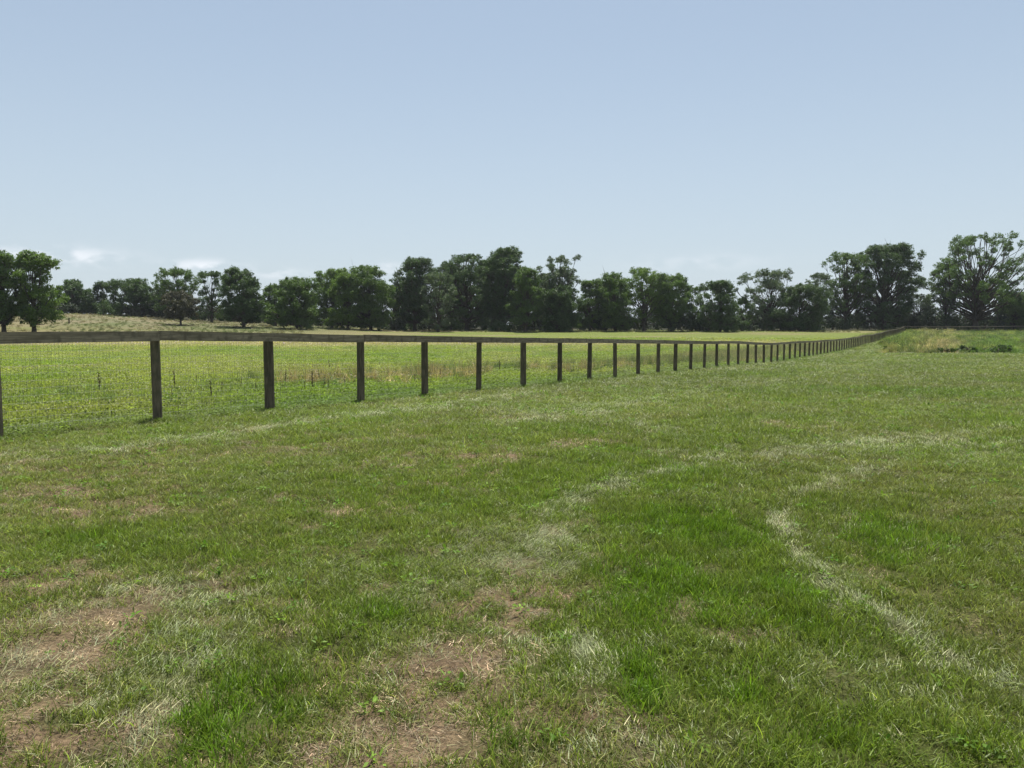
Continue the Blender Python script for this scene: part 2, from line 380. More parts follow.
def ground_col(X, Y):
    dirt, pale, lush, n1, n2, n5 = patch(X, Y)
    g = mixc(C_norm * np.ones(np.shape(X) + (3,)), C_lush, lush); g = mixc(g, C_olive, np.clip(.35 + .5 * (n1 - .4), 0, 1) * (1 - lush))
    g = mixc(g, C_pale * .8, pale * .5); g = mixc(g, C_thatch, dirt * .75)
    nearf = 1 - sstep(Y, 12, 55)
    soil = mixc(C_soil * np.ones(np.shape(X) + (3,)), C_thatch, n2)
    soil = soil * (.35 + 1.0 * n5)[..., None]
    soil = mixc(soil, g * .38, .85 - .6 * dirt)  # ground below the blades darkened, shade of the gaps painted in
    g = mixc(g * .7, soil, nearf)
    # pasture beyond the fence
    fs = fence_side(X, Y)
    fld = np.array([.17, .215, .045]) * np.ones(np.shape(X) + (3,))
    fld = mixc(fld, np.array([.24, .235, .085]), sstep(fbm(X, Y * .5, 9, 81, 3), .42, .7) * .8)
    band = np.exp(-((Y - 118 + 10 * (fbm(X, Y, 30, 83, 2) - .5)) / 14) ** 2)
    fld = mixc(fld, np.array([.33, .27, .15]), band * .75)
    fld = mixc(fld, mixc(np.array([.175, .21, .05]) * np.ones(np.shape(X) + (3,)), np.array([.25, .21, .11]), sstep(fbm(X, Y * 2, 30, 87, 3) + sstep(-X, -10, 60) * .3, .5, .75)), sstep(Y, 135, 160) * .85)
    hill = sstep(Y, 150, 190) * (1 - sstep(X, -62, -30))
    hc = mixc(np.array([.235, .205, .12]) * np.ones(np.shape(X) + (3,)), np.array([.13, .155, .06]), sstep(fbm(X, Y, 16, 85, 3) + sstep(X, -120, -50) * .35, .45, .8))
    fld = mixc(fld, hc, hill)
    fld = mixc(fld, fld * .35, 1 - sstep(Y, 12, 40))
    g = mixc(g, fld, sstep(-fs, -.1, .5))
    wz = weed_zone(X, Y)
    g = mixc(g, np.array([.09, .10, .04]), wz)  # meadow floor darkened, shade under the tall growth put into its colour
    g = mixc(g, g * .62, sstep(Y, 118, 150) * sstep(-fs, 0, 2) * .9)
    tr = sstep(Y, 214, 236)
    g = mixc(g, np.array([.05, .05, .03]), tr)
    return g

# ------------------------------------------------------------------ ground sheet
def axis(lo, hi, fine, growth):
    a = [0.0]; s = fine
    while a[-1] < hi: a.append(a[-1] + s); s = max(fine, a[-1] * growth)
    b = [0.0]; s = fine
    while b[-1] > lo: b.append(b[-1] - s); s = max(fine, -b[-1] * growth)
    return np.array(sorted(set(a + b)))
xs = axis(-3000, 3000, .055, .016); ys = axis(-40, 3000, .055, .009)
GX, GY = np.meshgrid(xs, ys); GZ = Hm(GX, GY)
V = np.stack([GX, GY, GZ], -1).reshape(-1, 3); nx, ny = len(xs), len(ys)
ii = (np.arange(ny - 1)[:, None] * nx + np.arange(nx - 1)[None]).ravel()
Qg = np.stack([ii, ii + 1, ii + nx + 1, ii + nx], 1)
print('ground verts', len(V))
m, nt, out = newmat('ground_turf_and_soil')
at = nt.nodes.new('ShaderNodeAttribute'); at.attribute_name = 'tone'
geo = nt.nodes.new('ShaderNodeNewGeometry')
def noise_node(scale, det=6, rough=.6, stretch=None):
    nz = nt.nodes.new('ShaderNodeTexNoise'); nz.inputs['Scale'].default_value = scale; nz.inputs['Detail'].default_value = det; nz.inputs['Roughness'].default_value = rough
    L(nt, geo.outputs['Position'], nz.inputs['Vector']); return nz.outputs[0]
def maprange(s, a, b, c, d):
    x = nt.nodes.new('ShaderNodeMapRange'); L(nt, s, x.inputs[0])
    for i, v in enumerate((a, b, c, d)): x.inputs[i + 1].default_value = v
    return x.outputs[0]
n_f = noise_node(45, 8, .7); n_m = noise_node(2.2, 8, .7)
v1 = maprange(n_f, .32, .68, .25, 1.75); v2 = maprange(n_m, .3, .7, .72, 1.28)
mm = nt.nodes.new('ShaderNodeMath'); mm.operation = 'MULTIPLY'; L(nt, v1, mm.inputs[0]); L(nt, v2, mm.inputs[1])
vm = nt.nodes.new('ShaderNodeVectorMath'); vm.operation = 'SCALE'; L(nt, at.outputs['Color'], vm.inputs[0]); L(nt, mm.outputs[0], vm.inputs['Scale'])
p = nt.nodes.new('ShaderNodeBsdfPrincipled'); p.inputs['Roughness'].default_value = .95; p.inputs['Specular IOR Level'].default_value = .1
L(nt, vm.outputs[0], p.inputs['Base Color'])
bp = nt.nodes.new('ShaderNodeBump'); bp.inputs['Strength'].default_value = .9; bp.inputs['Distance'].default_value = .03
L(nt, n_f, bp.inputs['Height']); L(nt, bp.outputs[0], p.inputs['Normal']); L(nt, p.outputs[0], out.inputs[0])
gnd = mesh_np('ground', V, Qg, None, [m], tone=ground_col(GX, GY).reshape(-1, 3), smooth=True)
tag(gnd, kind='structure')

# ------------------------------------------------------------------ lawn tufts
def sample(Ymin, Ymax, dens0, Yref, expo, xl=-.86, xr=.86, pad=1.5):
    """random points, density dens0*(Yref/Y)^expo beyond Yref; returns X, Y, size factor"""
    yy = np.linspace(Ymin, Ymax, 4000); de = dens0 * np.minimum(1, (Yref / yy)) ** expo
    w = ((xr - xl) * yy + 2 * pad); c = np.cumsum(de * w) * (yy[1] - yy[0]); n = int(c[-1])
    Y = np.interp(rng.uniform(0, c[-1], n), c, yy)
    X = rng.uniform(0, 1, n) * ((xr - xl) * Y + 2 * pad) + xl * Y - pad
    s = np.maximum(1, Y / Yref) ** (expo / 2)
    return X, Y, s

X, Y, S = sample(1.6, 125, 470, 6, 1.62)
fs = fence_side(X, Y); n_edge = fbm(X, Y, 1.2, 77, 2)
keep = (fs > -.15 - .5 * n_edge) & (weed_zone(X, Y) < .5)
X, Y, S = X[keep], Y[keep], S[keep]; n = len(X); print('lawn candidates', n)
dirt, pale, lush, n1, n2, n3 = patch(X, Y)
u = rng.uniform(0, 1, n)
k_dirt = u < dirt * .86
k_bare = k_dirt & (rng.uniform(0, 1, n) < .08 + .5 * (n3 < .33))
hole = (fbm(X, Y, .15, 78, 2) < .34) & (rng.uniform(0, 1, n) < .75) & (Y < 14)
k_pale = ~k_dirt & (rng.uniform(0, 1, n) < pale * 1.0)
k_green = ~k_dirt & ~k_pale & ~hole
Z = Hm(X, Y)
def sub(mask): return X[mask], Y[mask], Z[mask], S[mask]
jit = lambda n, a=.18: np.exp(rng.normal(0, a, (n, 1)))

gp = [proto('grass_tuft', [blades(34, .08, .03, .098, .0028, .0058, .5, .9, 3, 100 + i, dry_glint=.13),
                          blades(7, .075, .015, .035, .002, .004, 1.1, .4, 2, 200 + i, dry_glint=.4)], M_grass) for i in range(6)]
k = k_green & ~((lush > .55) & (rng.uniform(0, 1, n) < .6))
x, y, z, s = sub(k); c = mixc(C_norm * np.ones((len(x), 3)), C_lush, lush[k])
c = mixc(c, C_olive, np.clip(.25 + .9 * (n1[k] - .4) + rng.normal(0, .22, len(x)), 0, 1) * (1 - .8 * lush[k])) * jit(len(x))
c = c * (1 - .22 * sstep(y, 9, 26))[:, None] * (.82 + .36 * fbm(x, y * .6, 3.5, 66, 3))[:, None]
hz = (.7 + .7 * lush[k]) * (.6 + .8 * fbm(x, y, .3, 79, 2)) * rng.uniform(.6, 1.4, len(x)) * s ** .35
scatter('lawn_grass', gp, np.c_[x, y, z], rng.uniform(0, 6.28, len(x)), rng.normal(0, .12, (len(x), 2)), np.c_[s, s, hz], c,
        'short mown green grass covering the lawn on the near side of the fence', 'grass')
lp = [proto('lush_grass_tuft', [blades(30, .07, .05, .115, .003, .006, .35, .8, 3, 300 + i, dry_glint=.04)], M_grass) for i in range(5)]
k = k_green & ~k
x, y, z, s = sub(k); c = mixc(C_lush * np.ones((len(x), 3)), np.array([.13, .23, .02]), rng.uniform(0, .8, len(x))) * jit(len(x))
Y0 = 12.17
_pp = [(float(fence_x(Y0 + 2.116 * i)) + rng.normal(0, .10), Y0 + 2.116 * i + rng.normal(0, .10)) for i in range(-1, 30) for _ in range(34)]
_px = np.array([q[0] for q in _pp]); _py2 = np.array([q[1] for q in _pp]); _n = len(_pp)
x = np.r_[x, _px]; y = np.r_[y, _py2]; z = np.r_[z, Hm(_px, _py2)]; s = np.r_[s, np.full(_n, 1.3)]; c = np.r_[c, C_norm * jit(_n)]
scatter('lush_grass', lp, np.c_[x, y, z], rng.uniform(0, 6.28, len(x)), rng.normal(0, .12, (len(x), 2)), np.c_[s, s, rng.uniform(.6, 1.15, len(x)) * s ** .25], c,
        'longer bright green grass growing in patches between the mown stripes', 'grass')
# pale leaning grass / windrowed clippings
pp = [proto('straw_tuft', [blades(11, .07, .035, .085, .0022, .0045, .95, .7, 3, 400 + i, direction=0), blades(8, .075, .025, .06, .0025, .005, .5, .8, 2, 450 + i),
                          blades(10, .08, .03, .07, .0018, .0035, 1.35, .2, 2, 500 + i)], M_straw) for i in range(5)]
x, y, z, s = sub(k_pale); c = mixc(C_pale * np.ones((len(x), 3)), C_straw, np.clip(rng.uniform(-.2, 1.1, len(x)) * (.5 + dirt[k_pale]), 0, 1)) * jit(len(x))
c = mixc(c, C_norm * 1.05, rng.uniform(0, .5, len(x)))
flow = 1.2 + (fbm(x, y, 1.6, 401, 2) - .5) * 5
scatter('pale_cut_grass', pp, np.c_[x, y, z + .006], flow, rng.normal(0, .1, (len(x), 2)), np.c_[s, s, np.minimum(1, rng.uniform(.5, 1.0, len(x))) * s ** .3], c,
        'pale dried clippings and silvery leaning grass lying in curved mowing stripes', 'cut grass')
# thatch on the bare patches
tp = [proto('thatch_tuft', [blades(46, .085, .02, .065, .0018, .0042, 1.38, .2, 2, 600 + i, dry_glint=.25),
                          blades(7, .08, .015, .04, .002, .004, .7, .7, 2, 650 + i)], M_straw) for i in range(5)]
k = k_dirt & ~k_bare
x, y, z, s = sub(k); c = mixc(C_thatch * np.ones((len(x), 3)) * .75, C_straw, rng.uniform(0, 1, len(x)) ** 1.4 * .9) * jit(len(x), .3) * (.55 + .9 * fbm(x, y, .22, 88, 2))[:, None]
gm = (rng.uniform(0, 1, len(x)) < .36)[:, None]; c = np.where(gm, C_olive * jit(len(x)), c)
scatter('dead_thatch', tp, np.c_[x, y, z + .004], rng.uniform(0, 6.28, len(x)), rng.normal(0, .1, (len(x), 2)), np.c_[s, s, rng.uniform(.6, 1.1, len(x))], c,
        'brown dead grass thatch matted over the bare soil patches of the lawn', 'dead grass')
# broadleaf weeds in the lawn
wp = [proto('lawn_weed', [leaves(13, .032, .006, .03, .024, 700 + i, .4)], M_leafy) for i in range(4)]
Xw, Yw, Sw = sample(1.6, 22, 14, 7, 1.2); kw = (fence_side(Xw, Yw) > 0) & (rng.uniform(0, 1, len(Xw)) < .25 + .75 * sstep(fbm(Xw, Yw, 1.1, 711, 2), .5, .7))
x, y, s = Xw[kw], Yw[kw], Sw[kw]
c = mixc(np.array([.11, .22, .03]) * np.ones((len(x), 3)), np.array([.17, .26, .04]), rng.uniform(0, 1, len(x))) * jit(len(x))
scatter('lawn_weeds', wp, np.c_[x, y, Hm(x, y) + .012], rng.uniform(0, 6.28, len(x)), rng.normal(0, .1, (len(x), 2)), np.c_[s, s, s] * rng.uniform(.6, 1.5, (len(x), 1)), c,
        'small broad leaved weeds dotted through the lawn', 'weeds')

# ------------------------------------------------------------------ pasture beyond the fence
cpz = [proto('pasture_plant', [leaves(46, .16, .02, .17, .05, 800 + i, .55, pale_specks=(1 if i == 0 else 0)), blades(14, .15, .08, .2, .004, .007, .3, .5, 2, 850 + i, dry_glint=.2)], M_leafy) for i in range(6)]
Xc, Yc, Sc = sample(9, 150, 55, 14, 1.5, xl=-.9, xr=.62)
fs = fence_side(Xc, Yc); kc = fs < .15
x, y, s = Xc[kc], Yc[kc], Sc[kc]; fs = fs[kc]
print('pasture', len(x))
nn = fbm(x, y * .6, 4, 811, 3); nb = fbm(x, y * .5, 9, 81, 3)
c = mixc(np.array([.195, .255, .038]) * np.ones((len(x), 3)), np.array([.27, .28, .09]), np.clip(sstep(nb, .42, .7) * .7 + rng.normal(0, .15, len(x)), 0, 1))
c = mixc(c, np.array([.10, .19, .035]), sstep(nn, .5, .75) * .35)
band = np.exp(-((y - 118) / 14) ** 2); c = mixc(c, np.array([.40, .34, .2]), band * .75)
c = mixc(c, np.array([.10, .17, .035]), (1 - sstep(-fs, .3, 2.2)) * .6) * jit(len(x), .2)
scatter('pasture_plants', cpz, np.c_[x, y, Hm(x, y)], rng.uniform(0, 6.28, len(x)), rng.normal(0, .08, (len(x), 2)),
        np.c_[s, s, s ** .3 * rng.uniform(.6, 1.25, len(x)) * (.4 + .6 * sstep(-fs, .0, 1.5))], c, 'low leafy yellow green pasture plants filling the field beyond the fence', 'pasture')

# tall grasses: along the far side of fence, and in the uncut meadow on the right
tgp = [proto('tall_grass_clump', [blades(34, .16, .35, .85, .006, .012, .14, .45, 3, 900 + i, dry_glint=.3), leaves(22, .17, .05, .5, .075, 930 + i, .6)], M_leafy) for i in range(5)]
px_ = []; tint = []; sc = []
def addtall(x, y, c, s, h, keepmask=None):
    x, y = np.asarray(x), np.asarray(y)
    px_.append(np.c_[x, y, Hm(x, y)]); tint.append(c * jit(len(x), .22)); sc.append(np.c_[s, s, h])
# (a) verge beyond the fence, denser with distance
def strip(n, k0, k1, o0, o1, col, h0, h1, sz=1.0):
    Yv = rng.uniform(k0, k1, n); off = rng.uniform(o0, o1, n)
    x = fence_x(Yv) - off * 1.15; kk = fbm(x, Yv, 2.2, 911, 2) > .42
    x, Yv = x[kk], Yv[kk]; m_ = len(x)
    addtall(x, Yv, np.array(col) * np.ones((m_, 3)), rng.uniform(.8, 1.3, m_) * sz, rng.uniform(h0, h1, m_))
strip(320, 22, 44, 2.5, 7, (.32, .26, .15), .6, 1.1)
strip(700, 24, 60, 2.0, 9, (.11, .15, .05), .5, 1.05)
strip(1300, 44, 110, 1.5, 9, (.17, .19, .09), .7, 1.2, 1.3)
strip(500, 50, 110, 1.5, 9, (.33, .29, .18), .7, 1.2, 1.3)
strip(260, 12, 24, 3.5, 9, (.12, .18, .045), .25, .55)
strip(900, 100, 215, 1.0, 6, (.19, .21, .10), .7, 1.1, 1.6)
# (b) right meadow
Xm, Ym, Sm = sample(74, 222, .95, 80, 1.5, xl=.38, xr=.95, pad=2)
km = weed_zone(Xm, Ym) > .5; Xm, Ym, Sm = Xm[km], Ym[km], Sm[km]; print('meadow', len(Xm))
q = np.clip(np.exp(-(((Xm / Ym - .555) / .028) ** 2)) * 1.3 + .7 * np.exp(-(((Xm / Ym - .50) / .03) ** 2)) * (Ym < 92), 0, 1)
q = q * sstep(fbm(Xm, Ym, 4, 921, 3), .3, .55) * (1 - .5 * sstep(Ym, 110, 150))
cm = mixc(np.array([.105, .175, .04]) * np.ones((len(Xm), 3)), np.array([.22, .24, .08]), sstep(fbm(Xm, Ym, 7, 923, 3), .4, .65) * .8)
cm = mixc(cm, np.array([.40, .33, .20]), q * .95)
hm = (.55 + 1.0 * fbm(Xm, Ym, 3, 925, 2)) * np.where(Xm / Ym < .56, 1.25, .9)
cm = cm * (.45 + .95 * fbm(Xm, Ym, 2.2, 927, 3))[:, None]
cm = mixc(cm, np.array([.045, .08, .025]), (rng.uniform(0, 1, len(Xm)) < .25) * .85)
addtall(Xm, Ym, cm, Sm * rng.uniform(1.5, 3.2, len(Xm)), hm * rng.uniform(.45, 1.35, len(Xm)))
# (c) rough grass on the left hill and at the foot of the trees
nh = 5200; Yh = rng.uniform(140, 226, nh); uh = rng.uniform(-.72, .45, nh); Xh = uh * Yh
kh = (fence_side(Xh, Yh) < -3) & ((Xh < -35 - 25 * fbm(Xh, Yh, 20, 931, 2) + .0) | (Yh > 203)); Xh, Yh = Xh[kh], Yh[kh]
ch = mixc(np.array([.24, .21, .125]) * np.ones((len(Xh), 3)), np.array([.12, .16, .055]), np.clip(sstep(fbm(Xh, Yh, 10, 933, 3), .4, .62) + sstep(Xh, -110, -50) * .3, 0, 1))
wv = (fbm(Xh, Yh * .5, 8, 935, 2) > .58) & (rng.uniform(0, 1, len(Xh)) < .3); ch *= .72; ch[wv] = (.30, .30, .24)
addtall(Xh, Yh, ch, rng.uniform(1.6, 2.8, len(Xh)), rng.uniform(.4, .9, len(Xh)))
P = np.concatenate(px_); nT = len(P)
scatter('tall_meadow_grass', tgp, P, rng.uniform(0, 6.28, nT), rng.normal(0, .08, (nT, 2)), np.concatenate(sc), np.concatenate(tint),
        'tall uncut tan and green grass behind the fence, on the hill and in the right hand meadow', 'tall grass')

# ------------------------------------------------------------------ fence
SP_Y = 2.12 * 1.0
def box_v(x0, x1, y0, y1, z0, z1):
    V = np.array([(x, y, z) for z in (z0, z1) for y in (y0, y1) for x in (x0, x1)], float)
    Q = np.array([(0, 2, 3, 1), (4, 5, 7, 6), (0, 1, 5, 4), (2, 6, 7, 3), (0, 4, 6, 2), (1, 3, 7, 5)])
    return V, Q
def post_mesh(name, ht, r0, seed):
    r = random.Random(seed); B = Buf(); sides = 10; rings = [(-.3, 1.03), (0, 1.03), (.3, 1.0), (.7, .99), (1.0, .98), (ht - .03, .97), (ht, .9)]
    ph = [r.uniform(.94, 1.05) for _ in range(sides)]; V = []
    for (z, k) in rings:
        for s in range(sides):
            a = 2 * math.pi * s / sides; q = r0 * k * ph[s] * r.uniform(.985, 1.015); V.append((math.cos(a) * q, math.sin(a) * q, z + (r.uniform(-.006, .006) if z > 1 else 0)))
    Q = [(i * sides + s, i * sides + (s + 1) % sides, (i + 1) * sides + (s + 1) % sides, (i + 1) * sides + s) for i in range(len(rings) - 1) for s in range(sides)]
    V.append((0, 0, ht + .006)); c = len(V) - 1; b = (len(rings) - 1) * sides
    T = [(b + s, b + (s + 1) % sides, c) for s in range(sides)]
    B.add(np.array(V), np.array(Q), np.array(T)); return B
angF = math.atan2(1, FS)                      # direction of the fence in plan
ux, uy = math.cos(angF), math.sin(angF); nxv, nyv = uy, -ux      # n points to the lawn side
NP = 96; HT = 1.44
Y0 = 12.17
root = empty('paddock_fence', (float(fence_x(Y0)), Y0, Hs(fence_x(Y0), Y0)))
tag(root, 'long wooden post and single rail paddock fence with wire mesh running to the trees', 'fence')
bl = np.array(root.location)
pmesh = [post_mesh('fence_post', HT, .082, i) for i in range(5)]
pm_ob = None; pmd = []
ks = list(range(-1, NP - 1)); posts = []
for i in ks:
    Yp = Y0 + 2.116 * i + (.07 if i == -1 else random.Random(i).uniform(-.06, .06))
    Xp = float(fence_x(Yp)); posts.append((Xp, Yp, Hs(Xp, Yp)))
for j in range(5):
    o = pmesh[j].build('fence_post', [M_post], root, link=False, smooth=False); pmd.append(o.data); bpy.data.objects.remove(o)
for i, (a, b, z) in enumerate(posts):
    r = random.Random(i + 50)
    o = bpy.data.objects.new('fence_post', pmd[i % 5]); COL.objects.link(o); o.parent = root
    o.location = (a - bl[0], b - bl[1], z - bl[2]); w = r.uniform(.9, 1.06)
    o.scale = (w, w, r.uniform(.985, 1.0)); o.rotation_euler = (r.uniform(-.012, .012), r.uniform(-.014, .014), r.uniform(0, 6.28))
# rails: 16 ft boards butting at every second post, on the lawn side of the posts
def lattice_box(p0, p1, off, th, z_lo, z_hi, segs, seed):
    """board between plan points, following the fence line"""
    r = random.Random(seed); V = []; 
    e = .004
    for s in range(segs + 1):
        t = s / segs; x = p0[0] * (1 - t) + p1[0] * t; y = p0[1] * (1 - t) + p1[1] * t
        z = p0[2] * (1 - t) + p1[2] * t + (r.uniform(-.004, .004) if 0 < s < segs else 0); w = r.uniform(-.006, .006)
        for (o_, zz) in ((off, z_lo), (off + th, z_lo), (off + th, z_hi), (off, z_hi)):
            V.append((x + nxv * (o_ + w), y + nyv * (o_ + w), z + zz))
    Q = [(s * 4 + a, s * 4 + (a + 1) % 4, (s + 1) * 4 + (a + 1) % 4, (s + 1) * 4 + a) for s in range(segs) for a in range(4)]
    Q += [(0, 3, 2, 1), (segs * 4, segs * 4 + 1, segs * 4 + 2, segs * 4 + 3)]
    return np.array(V), np.array(Q)
start = (posts[0][0] - ux * 4.88, posts[0][1] - uy * 4.88, posts[0][2])
seq = [start] + [posts[0]] + []
def rail(pA, pB, seed):
    r = random.Random(seed); g = .003
    d = math.hypot(pB[0] - pA[0], pB[1] - pA[1]); tx, ty = (pB[0] - pA[0]) / d, (pB[1] - pA[1]) / d
    A = (pA[0] + tx * g, pA[1] + ty * g, pA[2] + r.uniform(-.004, .004)); Bp = (pB[0] - tx * g, pB[1] - ty * g, pB[2] + r.uniform(-.012, .004))
    hh = .152 + r.uniform(-.004, .006)
    V, Q = lattice_box(A, Bp, .083, .042, HT - hh + .012, HT + .012, 8, seed)
    # local frame with x along the board so the grain runs lengthwise
    o = Buf(); cx, cy, cz = A
    W = V - np.array([cx, cy, cz]); Lx = W[:, 0] * ux + W[:, 1] * uy; Ly = -W[:, 0] * uy + W[:, 1] * ux
    o.add(np.c_[Lx, Ly, W[:, 2]], Q)
    ob = o.build('fence_rail', [M_rail], root); ob.location = (cx - bl[0], cy - bl[1], cz - bl[2]); ob.rotation_euler = (0, 0, angF)
    return ob
# board joints fall on posts 1 (x 154), 3, 5 ... of the list
js = [1] + list(range(3, len(posts), 2))
pts_j = [(posts[1][0] - ux * 4.88, posts[1][1] - uy * 4.88, posts[1][2])] + [posts[j] for j in js]
if js[-1] != len(posts) - 1: pts_j.append(posts[-1])
for i in range(len(pts_j) - 1): rail(pts_j[i], pts_j[i + 1], 900 + i)
# woven wire mesh on the far face of the posts
B = Buf(); w = .0013
tot = math.hypot(posts[-1][0] - pts_j[0][0], posts[-1][1] - pts_j[0][1]); offw = -.088
def wire(p, q_, w=.0014):
    p = np.array(p); q_ = np.array(q_); t = q_ - p; t /= np.linalg.norm(t); a = np.cross(t, (.3, .5, .8)); a /= np.linalg.norm(a); b = np.cross(t, a)
    V = np.array([c + w * (math.cos(s) * a + math.sin(s) * b) for c in (p, q_) for s in (0, 2.094, 4.189)])
    return V, np.array([(0, 1, 4, 3), (1, 2, 5, 4), (2, 0, 3, 5)])
s_ = 0.0
while s_ < tot:
    x = pts_j[0][0] + ux * s_ + nxv * offw; y = pts_j[0][1] + uy * s_ + nyv * offw
    z = Hs(x, y)
    B.add(*wire((x - bl[0], y - bl[1], z + .01 - bl[2]), (x - bl[0], y - bl[1], z + HT - .15 - bl[2])))
    s_ += .0508 if s_ < 120 else .1016
for hgt in np.arange(.03, HT - .16, .1016):
    s_ = 0.0
    while s_ < tot - .1:
        s2 = min(tot, s_ + 2.44)
        e = []
        for q0 in (s_, s2):
            x = pts_j[0][0] + ux * q0 + nxv * offw; y = pts_j[0][1] + uy * q0 + nyv * offw
            e.append((x - bl[0], y - bl[1], Hs(x, y) + hgt - bl[2]))
        B.add(*wire(*e)); s_ = s2
B.build('wire_mesh', [M_wire], root)

# cross fence turning right at the far corner
cx_, cy_, cz_ = posts[-1]
r2 = empty('cross_fence', (cx_, cy_, cz_)); tag(r2, 'distant wooden fence running right from the far corner in front of the trees', 'fence')
NB = 34
for i in range(1, NB):
    x, y = cx_ + 2.5 * i, cy_ + .35 * i; o = bpy.data.objects.new('fence_post', pmd[i % 5]); COL.objects.link(o); o.parent = r2
    o.location = (x - cx_, y - cy_, Hs(x, y) - cz_ + .02); o.rotation_euler = (0, 0, i)
for i in range(0, NB - 1, 2):
    a = (2.5 * i, .35 * i, Hs(cx_ + 2.5 * i, cy_ + .35 * i) - cz_ + .02); j = i + 2
    b = (2.5 * j, .35 * j, Hs(cx_ + 2.5 * j, cy_ + .35 * j) - cz_ + .02)
    V = []
    for p_ in (a, b):
        for dy, dz in ((-.13, HT - .15), (-.09, HT - .15), (-.09, HT + .01), (-.13, HT + .01)): V.append((p_[0] + (.003 if p_ is a else -.003), p_[1] + dy, p_[2] + dz))
    mesh_np('fence_rail', V, [(0, 1, 5, 4), (1, 2, 6, 5), (2, 3, 7, 6), (3, 0, 4, 7), (0, 3, 2, 1), (4, 5, 6, 7)], None, [M_rail], r2)

# ------------------------------------------------------------------ trees
def leaf_cloud(C, rad, n, size, r, squash=.8, shell=.45):
    d = r.normal(0, 1, (n, 3)); d /= np.linalg.norm(d, axis=1)[:, None]
    q = rad * (shell + (1 - shell) * r.uniform(0, 1, n)) * (1 + r.normal(0, .16, n))
    P = np.asarray(C) + d * q[:, None] * np.array([1, 1, squash])
    nrm = d * .8 + r.normal(0, .8, (n, 3)); nrm[:, 2] += .35; nrm /= np.linalg.norm(nrm, axis=1)[:, None]
    a = np.cross(nrm, r.normal(0, 1, (n, 3))); a /= np.linalg.norm(a, axis=1)[:, None]; b = np.cross(nrm, a)
    s = size * r.uniform(.55, 1.35, n)[:, None]
    V = np.stack([P - a * s, P - b * s * .55 + nrm * s * .12, P + a * s, P + b * s * .55 + nrm * s * .12], 1).reshape(-1, 3)
    k = np.arange(n) * 4
    return V, np.stack([k, k + 1, k + 2, k + 3], 1)

